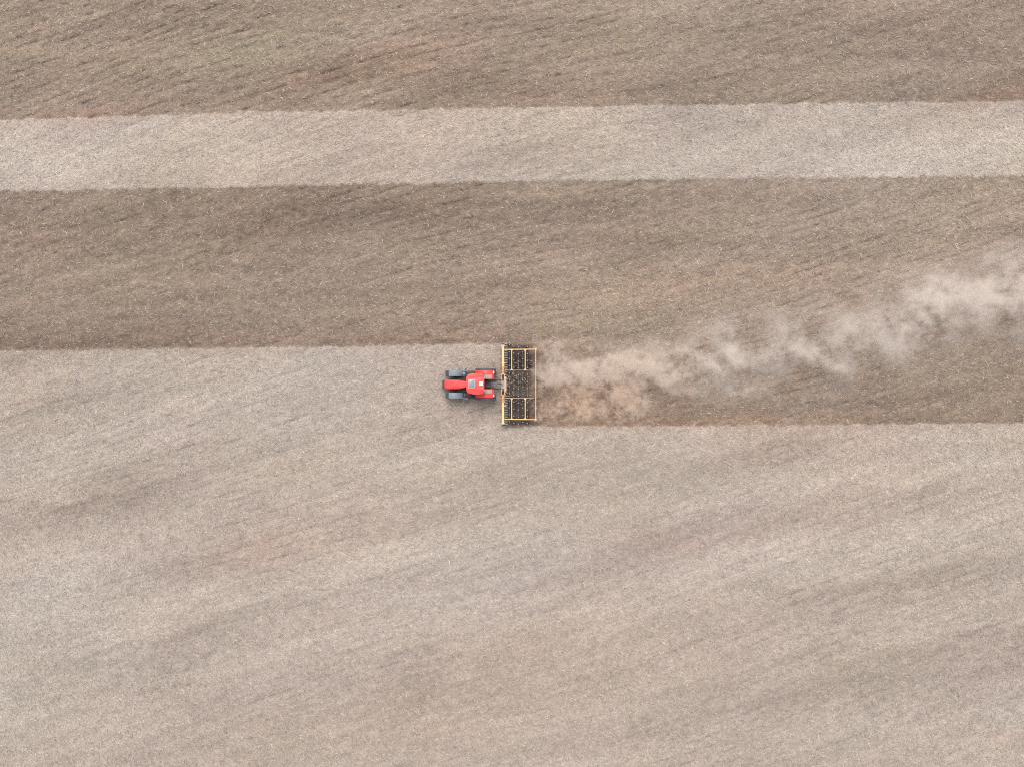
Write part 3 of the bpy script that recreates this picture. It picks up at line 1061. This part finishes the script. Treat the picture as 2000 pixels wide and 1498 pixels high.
p0 = paddle()
p0.parent = cult
first = True
k = 0
y = 672.0
while y < 831:
    if not (727 < y < 776) or k % 2 == 0:
        if abs(y - 682.4) > 1.6 and abs(y - 819) > 1.6:
            loc = K(988.3, y, .8)
            loc.z = random.uniform(-.02, .02)
            if first:
                p0.location = loc
                first = False
            else:
                copy_tree(p0, cult, loc)
    y += 3.4
    k += 1
# black carrier below the front beam with its end pieces
for ya, yb in ((672.5, 722.0), (725.0, 776.5), (779.5, 829.8)):
    kbox(MB(), 985.6, 990.6, ya, yb, .50, .60, .02).build('paddle_carrier', BLK, cult)
for s, yy in ((1, 671.8), (-1, 830.6)):
    e = MB()
    kbox(e, 980.0, 983.6, yy - 1.2, yy + 1.2, .55, .95, .03)
    kbox(e, 983.2, 992.5, yy - .9, yy + .9, .35, .60, .03)
    e.build('end_deflector', DSTEEL, cult)
# hydraulic hoses
for pts in (((986, 792.0, 1.2), (988.5, 788.5, 1.3), (985.5, 784.5, 1.3), (986, 779, 1.2), (985.5, 772, 1.25)),
            ((986, 709.0, 1.2), (985.8, 714.5, 1.3), (987.8, 719, 1.3), (986.6, 727, 1.2), (986, 733, 1.25)),
            ((1004, 709.8, .9), (1009, 708.0, 1.0), (1012, 710.8, 1.0), (1013, 716, .9))):
    MB().tube([K(*p) for p in pts], .018, 6).build('hose', HOSE, cult)
for px, py in ((987.3, 731.6), (987.3, 770.6)):
    kbox(MB(), px - 1, px + 1, py - 1, py + 1, .95, 1.12, .02).build('coupling', CLAMP, cult)


# ------------------------------------------------------------------ dust raised behind the cultivator
def dust():
    px0, px1, py0, py1 = 1036, 2110, 470, 838
    x0, x1 = (px0 - 1000) * M, (px1 - 1000) * M
    y0, y1 = (749 - py1) * M, (749 - py0) * M
    z0, z1 = 0.0, 3.6
    nx, ny, nz = 560, 196, 20
    xs = np.linspace(x0, x1, nx)
    ys = np.linspace(y0, y1, ny)
    zs = np.linspace(z0, z1, nz)
    rg = np.random.default_rng(5)

    def n3(beta, lo, seed, st=(1, 1, 1)):
        r = np.random.default_rng(seed)
        fx = np.fft.fftfreq(nx, xs[1] - xs[0])[:, None, None] * st[0]
        fy = np.fft.fftfreq(ny, ys[1] - ys[0])[None, :, None] * st[1]
        fz = np.fft.fftfreq(nz, zs[1] - zs[0])[None, None, :] * st[2]
        k = np.sqrt(fx ** 2 + fy ** 2 + fz ** 2) + 1e-9
        a = k ** (-beta)
        a[k < 1.0 / lo] = 0
        g_ = np.fft.ifftn(np.fft.fftn(r.standard_normal((nx, ny, nz))) * a).real
        return (g_ / g_.std()).astype(np.float32)

    Wx, Wy = n3(2.4, 7, 21), n3(2.4, 7, 22)
    Fx, Fy = n3(1.9, 2.0, 31), n3(1.9, 2.0, 32)
    Wx, Wy = Wx * .75 + Fx * .35, Wy * .75 + Fy * .35
    N1 = n3(2.1, 7, 23)
    N2 = n3(1.9, 3.0, 24)
    Xg, Yg, Zg = np.meshgrid(xs, ys, zs, indexing='ij')
    N3 = n3(1.35, 1.2, 25)
    mz = M * (H - Zg) / H
    PX = Xg / mz + 1000 + Wx * 8
    PY = 749 - Yg / mz + Wy * 4.5
    # cx, cy, rx, ry, angle (deg, counter-clockwise), amount, height, thickness
    puffs = [
        (1070, 690, 22, 13, 10, .9, .7, .5), (1100, 708, 22, 10, 0, .6, .7, .5), (1110, 790, 30, 16, 5, .8, .6, .5), (1160, 800, 26, 12, -10, .7, .6, .5), (1085, 815, 26, 10, 0, .6, .5, .4), (1200, 752, 26, 12, 0, .9, .9, .5), (1230, 790, 14, 16, -20, .5, .7, .5),
        (1040, 727, 16, 6, -5, 1.0, .9, .5), (1066, 732, 24, 9, -12, 1.5, 1.0, .6), (1092, 738, 22, 11, 0, 1.9, 1.0, .7), (1130, 733, 40, 11, 4, 1.5, 1.2, .7),
        (1175, 722, 42, 14, 8, 1.6, 1.3, .8), (1215, 712, 40, 14, 6, 1.7, 1.5, .8), (1255, 718, 36, 14, -6, 1.2, 1.5, .8), (1287, 738, 20, 8, -20, 1.4, 1.3, .7),
        (1265, 690, 40, 18, 10, .5, 1.6, .9), (1310, 722, 26, 16, 0, .5, 1.4, .8),
        (1163, 745, 30, 10, -15, 1.0, 1.0, .6), (1180, 765, 24, 12, 0, 1.8, .9, .6), (1205, 772, 22, 9, -20, 1.5, .8, .5), (1145, 762, 22, 10, 10, 1.0, .7, .5),
        (1250, 762, 18, 14, -30, .6, 1.0, .7), (1330, 765, 30, 12, 0, .45, 1.0, .7),
        (1374, 706, 26, 8, -18, 2.3, 1.4, .8), (1395, 712, 14, 9, 0, 1.6, 1.3, .7), (1352, 693, 14, 8, -30, .8, 1.4, .7), (1430, 682, 9, 17, 10, 2.0, 1.8, .8),
        (1400, 655, 45, 22, 10, .65, 1.9, .9), (1480, 703, 48, 15, 14, 1.3, 1.6, .9), (1530, 670, 44, 24, 30, .7, 2.0, .9), (1580, 682, 24, 11, -10, 1.5, 1.8, .8),
        (1632, 716, 28, 7, -16, 1.7, 1.4, .7), (1602, 702, 16, 8, -40, 1.1, 1.5, .7), (1560, 625, 60, 22, 30, .35, 2.2, .9),
        (1664, 645, 10, 8, 0, 1.4, 1.9, .7), (1640, 665, 16, 30, -20, .7, 1.9, .9), (1715, 668, 52, 30, 5, 1.25, 2.0, 1.0), (1690, 610, 60, 26, 20, .5, 2.2, .9),
        (1740, 700, 30, 12, 0, .7, 1.6, .8), (1775, 640, 40, 28, 20, .6, 2.2, .9),
        (1832, 602, 46, 27, 12, 2.3, 2.3, 1.0), (1812, 580, 34, 20, 20, 1.2, 2.4, .9), (1880, 575, 46, 20, 6, 1.5, 2.3, .9), (1870, 622, 30, 10, 15, .9, 2.0, .8),
        (1935, 580, 40, 22, 10, 1.1, 2.3, .9), (1975, 560, 26, 24, 40, 1.9, 2.4, .9), (2010, 590, 40, 22, 0, 1.5, 2.2, .9), (2060, 570, 50, 34, 0, 1.2, 2.3, 1.0),
        (1900, 530, 110, 26, 14, .30, 2.4, .9), (1980, 510, 80, 22, 10, .35, 2.4, .9), (1500, 615, 90, 18, 12, .22, 2.2, .9), (1980, 650, 60, 26, 10, .25, 1.8, .9),
        (1562, 778, 6, 24, -24, .95, 1.0, .5), (1578, 758, 9, 12, -30, .5, 1.0, .5), (1520, 790, 30, 12, 0, .25, .8, .5),
        (1400, 745, 60, 14, -8, .7, 1.0, .7), (1440, 760, 30, 8, -16, .6, .9, .6), (1345, 730, 22, 10, -10, .5, 1.2, .7)]
    D = np.zeros_like(Xg)
    for cx, cy, rx, ry, ang, am, zh, zt_ in puffs:
        A = math.radians(ang)
        dx, dy = PX - cx, -(PY - cy)
        u = (dx * math.cos(A) + dy * math.sin(A)) / rx
        v = (-dx * math.sin(A) + dy * math.cos(A)) / ry
        far_ = min(1.0, max(0.0, (cx - 1320) / 200))
        gr_ = 1.0 + 0.22 * far_
        u, v = u / gr_, v / gr_
        am = am * (2.4 - 1.40 * far_)
        w_ = (Zg - zh) / zt_
        r2 = u * u + v * v + w_ * w_ * .8
        D += am * (0.70 * np.exp(-r2 * .8) + 0.20 * np.exp(-(u * u + v * v) * .22 - w_ * w_))
    # continuous body of the plume that the billows sit in
    rib = ((1036, 728, 8, 1.3, .9), (1090, 736, 13, 2.2, 1.0), (1180, 726, 17, 2.1, 1.2), (1260, 716, 26, 1.1, 1.4), (1340, 708, 32, .7, 1.4), (1450, 692, 38, .8, 1.6),
           (1550, 672, 48, .8, 1.8), (1650, 668, 52, .75, 1.9), (1750, 640, 56, .75, 2.1), (1850, 598, 40, .7, 2.2), (1950, 577, 36, .6, 2.2), (2110, 566, 38, .6, 2.2))
    RX = [q[0] for q in rib]
    yc, wc, ac, zc = (np.interp(PX, RX, [q[k] for q in rib]) for k in (1, 2, 3, 4))
    D += ac * (1 - 0.66 * sstep(1250, 1450, PX)) * np.exp(-((PY - yc) / (wc * .9)) ** 2 - ((Zg - zc) / .8) ** 2)
    ff = sstep(1300, 1500, Xg / mz + 1000)
    nse = (1 - ff) * np.clip(0.66 + 0.26 * N1 + 0.34 * N2 + 0.36 * N3, 0, 2.6) + ff * np.clip(0.72 + 0.34 * N1 + 0.30 * N2 + 0.24 * N3, 0.0, 2.4)
    D = np.clip(D * nse - 0.03, 0, 3.2)
    # low red-brown dust boiling up along the whole width of the machine
    PX2, PY2 = Xg / mz + 1000 + Wx * 6, 749 - Yg / mz + Wy * 5
    low = sstep(1034, 1052, PX2) * (1 - sstep(1150, 1340, PX2)) * sstep(652, 672, PY2) * (1 - sstep(808, 836, PY2))
    low = low * (0.45 + 0.7 * sstep(735, 765, PY2)) * np.clip(0.02 + 0.45 * N2 + 0.30 * N1 + 0.52 * N3, 0, 2.4) * np.exp(-(Zg / .75) ** 2)
    tail = sstep(1200, 1330, PX2) * (1 - sstep(1500, 1760, PX2)) * sstep(640, 700, PY2) * (1 - sstep(770, 820, PY2))
    tail = tail * np.clip(0.0 + 0.4 * N1 + 0.35 * N2 + .12 * N3, 0, 2) * np.exp(-(Zg / .9) ** 2) * .55
    D = D * 0.62 + low * 4.4 + tail * 0.8
    e = np.minimum(np.minimum(sstep(x0, x0 + .3, Xg), 1 - sstep(x1 - 1.5, x1, Xg)), np.minimum(sstep(y0, y0 + .3, Yg), 1 - sstep(y1 - .5, y1, Yg)))
    D = D * e * (1 - sstep(3.1, 3.55, Zg))
    D = D.astype(np.float32)

    verts = np.stack([Xg.ravel(), Yg.ravel(), Zg.ravel()], -1)
    me = bpy.data.meshes.new('dust_cloud')
    me.vertices.add(len(verts))
    me.vertices.foreach_set('co', verts.astype(np.float32).ravel())
    at_ = me.attributes.new('amount', 'FLOAT', 'POINT')
    at_.data.foreach_set('value', D.ravel())
    me.update()
    o = bpy.data.objects.new('dust_cloud', me)
    COL.objects.link(o)
    o['kind'] = 'stuff'
    o['label'] = 'pale brown dust plume drifting away behind the cultivator'
    o['category'] = 'dust'

    # turn the sampled points into a fog volume
    ng = bpy.data.node_groups.new('dust_volume', 'GeometryNodeTree')
    ng.interface.new_socket('Geometry', in_out='INPUT', socket_type='NodeSocketGeometry')
    ng.interface.new_socket('Geometry', in_out='OUTPUT', socket_type='NodeSocketGeometry')
    N, L = ng.nodes, ng.links
    gi, go = N.new('NodeGroupInput'), N.new('NodeGroupOutput')
    vc = N.new('GeometryNodeVolumeCube')
    pos = N.new('GeometryNodeInputPosition')
    sep = N.new('ShaderNodeSeparateXYZ')
    L.new(pos.outputs[0], sep.inputs[0])

    def gmath(op, a, b):
        m = N.new('ShaderNodeMath')
        m.operation = op
        for i, v in enumerate((a, b)):
            if isinstance(v, (int, float)):
                m.inputs[i].default_value = v
            else:
                L.new(v, m.inputs[i])
        return m.outputs[0]

    def index(axis_out, lo, hi, cnt):
        f = gmath('MULTIPLY', gmath('SUBTRACT', axis_out, lo), (cnt - 1) / (hi - lo))
        f = gmath('ROUND', f, 0.0)
        return gmath('MINIMUM', gmath('MAXIMUM', f, 0.0), cnt - 1)

    ix, iy, iz = index(sep.outputs[0], x0, x1, nx), index(sep.outputs[1], y0, y1, ny), index(sep.outputs[2], z0, z1, nz)
    ii = gmath('ADD', gmath('MULTIPLY', gmath('ADD', gmath('MULTIPLY', ix, ny), iy), nz), iz)
    na = N.new('GeometryNodeInputNamedAttribute')
    na.data_type = 'FLOAT'
    na.inputs['Name'].default_value = 'amount'
    si = N.new('GeometryNodeSampleIndex')
    si.data_type = 'FLOAT'
    si.domain = 'POINT'
    L.new(gi.outputs[0], si.inputs['Geometry'])
    L.new(na.outputs['Attribute'], si.inputs['Value'])
    L.new(ii, si.inputs['Index'])
    L.new(si.outputs['Value'], vc.inputs['Density'])
    vc.inputs['Background'].default_value = 0.0
    vc.inputs['Min'].default_value = (x0, y0, z0)
    vc.inputs['Max'].default_value = (x1, y1, z1)
    vc.inputs['Resolution X'].default_value = nx
    vc.inputs['Resolution Y'].default_value = ny
    vc.inputs['Resolution Z'].default_value = nz
    sm = N.new('GeometryNodeSetMaterial')

    m = bpy.data.materials.new('airborne_dust')
    m.use_nodes = True
    nn, ll = m.node_tree.nodes, m.node_tree.links
    for q in list(nn):
        if q.type != 'OUTPUT_MATERIAL':
            nn.remove(q)
    out = [q for q in nn if q.type == 'OUTPUT_MATERIAL'][0]
    pv = nn.new('ShaderNodeVolumePrincipled')
    tc = nn.new('ShaderNodeNewGeometry')
    sp = nn.new('ShaderNodeSeparateXYZ')
    ll.new(tc.outputs['Position'], sp.inputs[0])
    # freshly raised dust is redder, and redder low down
    a1 = nn.new('ShaderNodeMapRange')
    a1.inputs[1].default_value, a1.inputs[2].default_value = 8.0, 20.0
    ll.new(sp.outputs[0], a1.inputs[0])
    a2 = nn.new('ShaderNodeMapRange')
    a2.inputs[1].default_value, a2.inputs[2].default_value = -0.6, 0.4
    ll.new(sp.outputs[1], a2.inputs[0])
    a3 = nn.new('ShaderNodeMath')
    a3.operation = 'MAXIMUM'
    ll.new(a1.outputs[0], a3.inputs[0])
    a4 = nn.new('ShaderNodeMath')
    a4.operation = 'MULTIPLY'
    a4.inputs[1].default_value = 0.6
    ll.new(a2.outputs[0], a4.inputs[0])
    ll.new(a4.outputs[0], a3.inputs[1])
    mx = nn.new('ShaderNodeMix')
    mx.data_type = 'RGBA'
    mx.inputs['A'].default_value = (0.92, 0.795, 0.675, 1)
    mx.inputs['B'].default_value = (0.92, 0.86, 0.805, 1)
    ll.new(a3.outputs[0], mx.inputs['Factor'])
    ll.new(mx.outputs['Result'], pv.inputs['Color'])
    pv.inputs['Density'].default_value = 0.44
    pv.inputs['Anisotropy'].default_value = 0.1
    ll.new(pv.outputs[0], out.inputs['Volume'])
    me.materials.append(m)
    sm.inputs['Material'].default_value = m
    L.new(vc.outputs[0], sm.inputs['Geometry'])
    L.new(sm.outputs[0], go.inputs[0])
    md = o.modifiers.new('dust_volume', 'NODES')
    md.node_group = ng


dust()
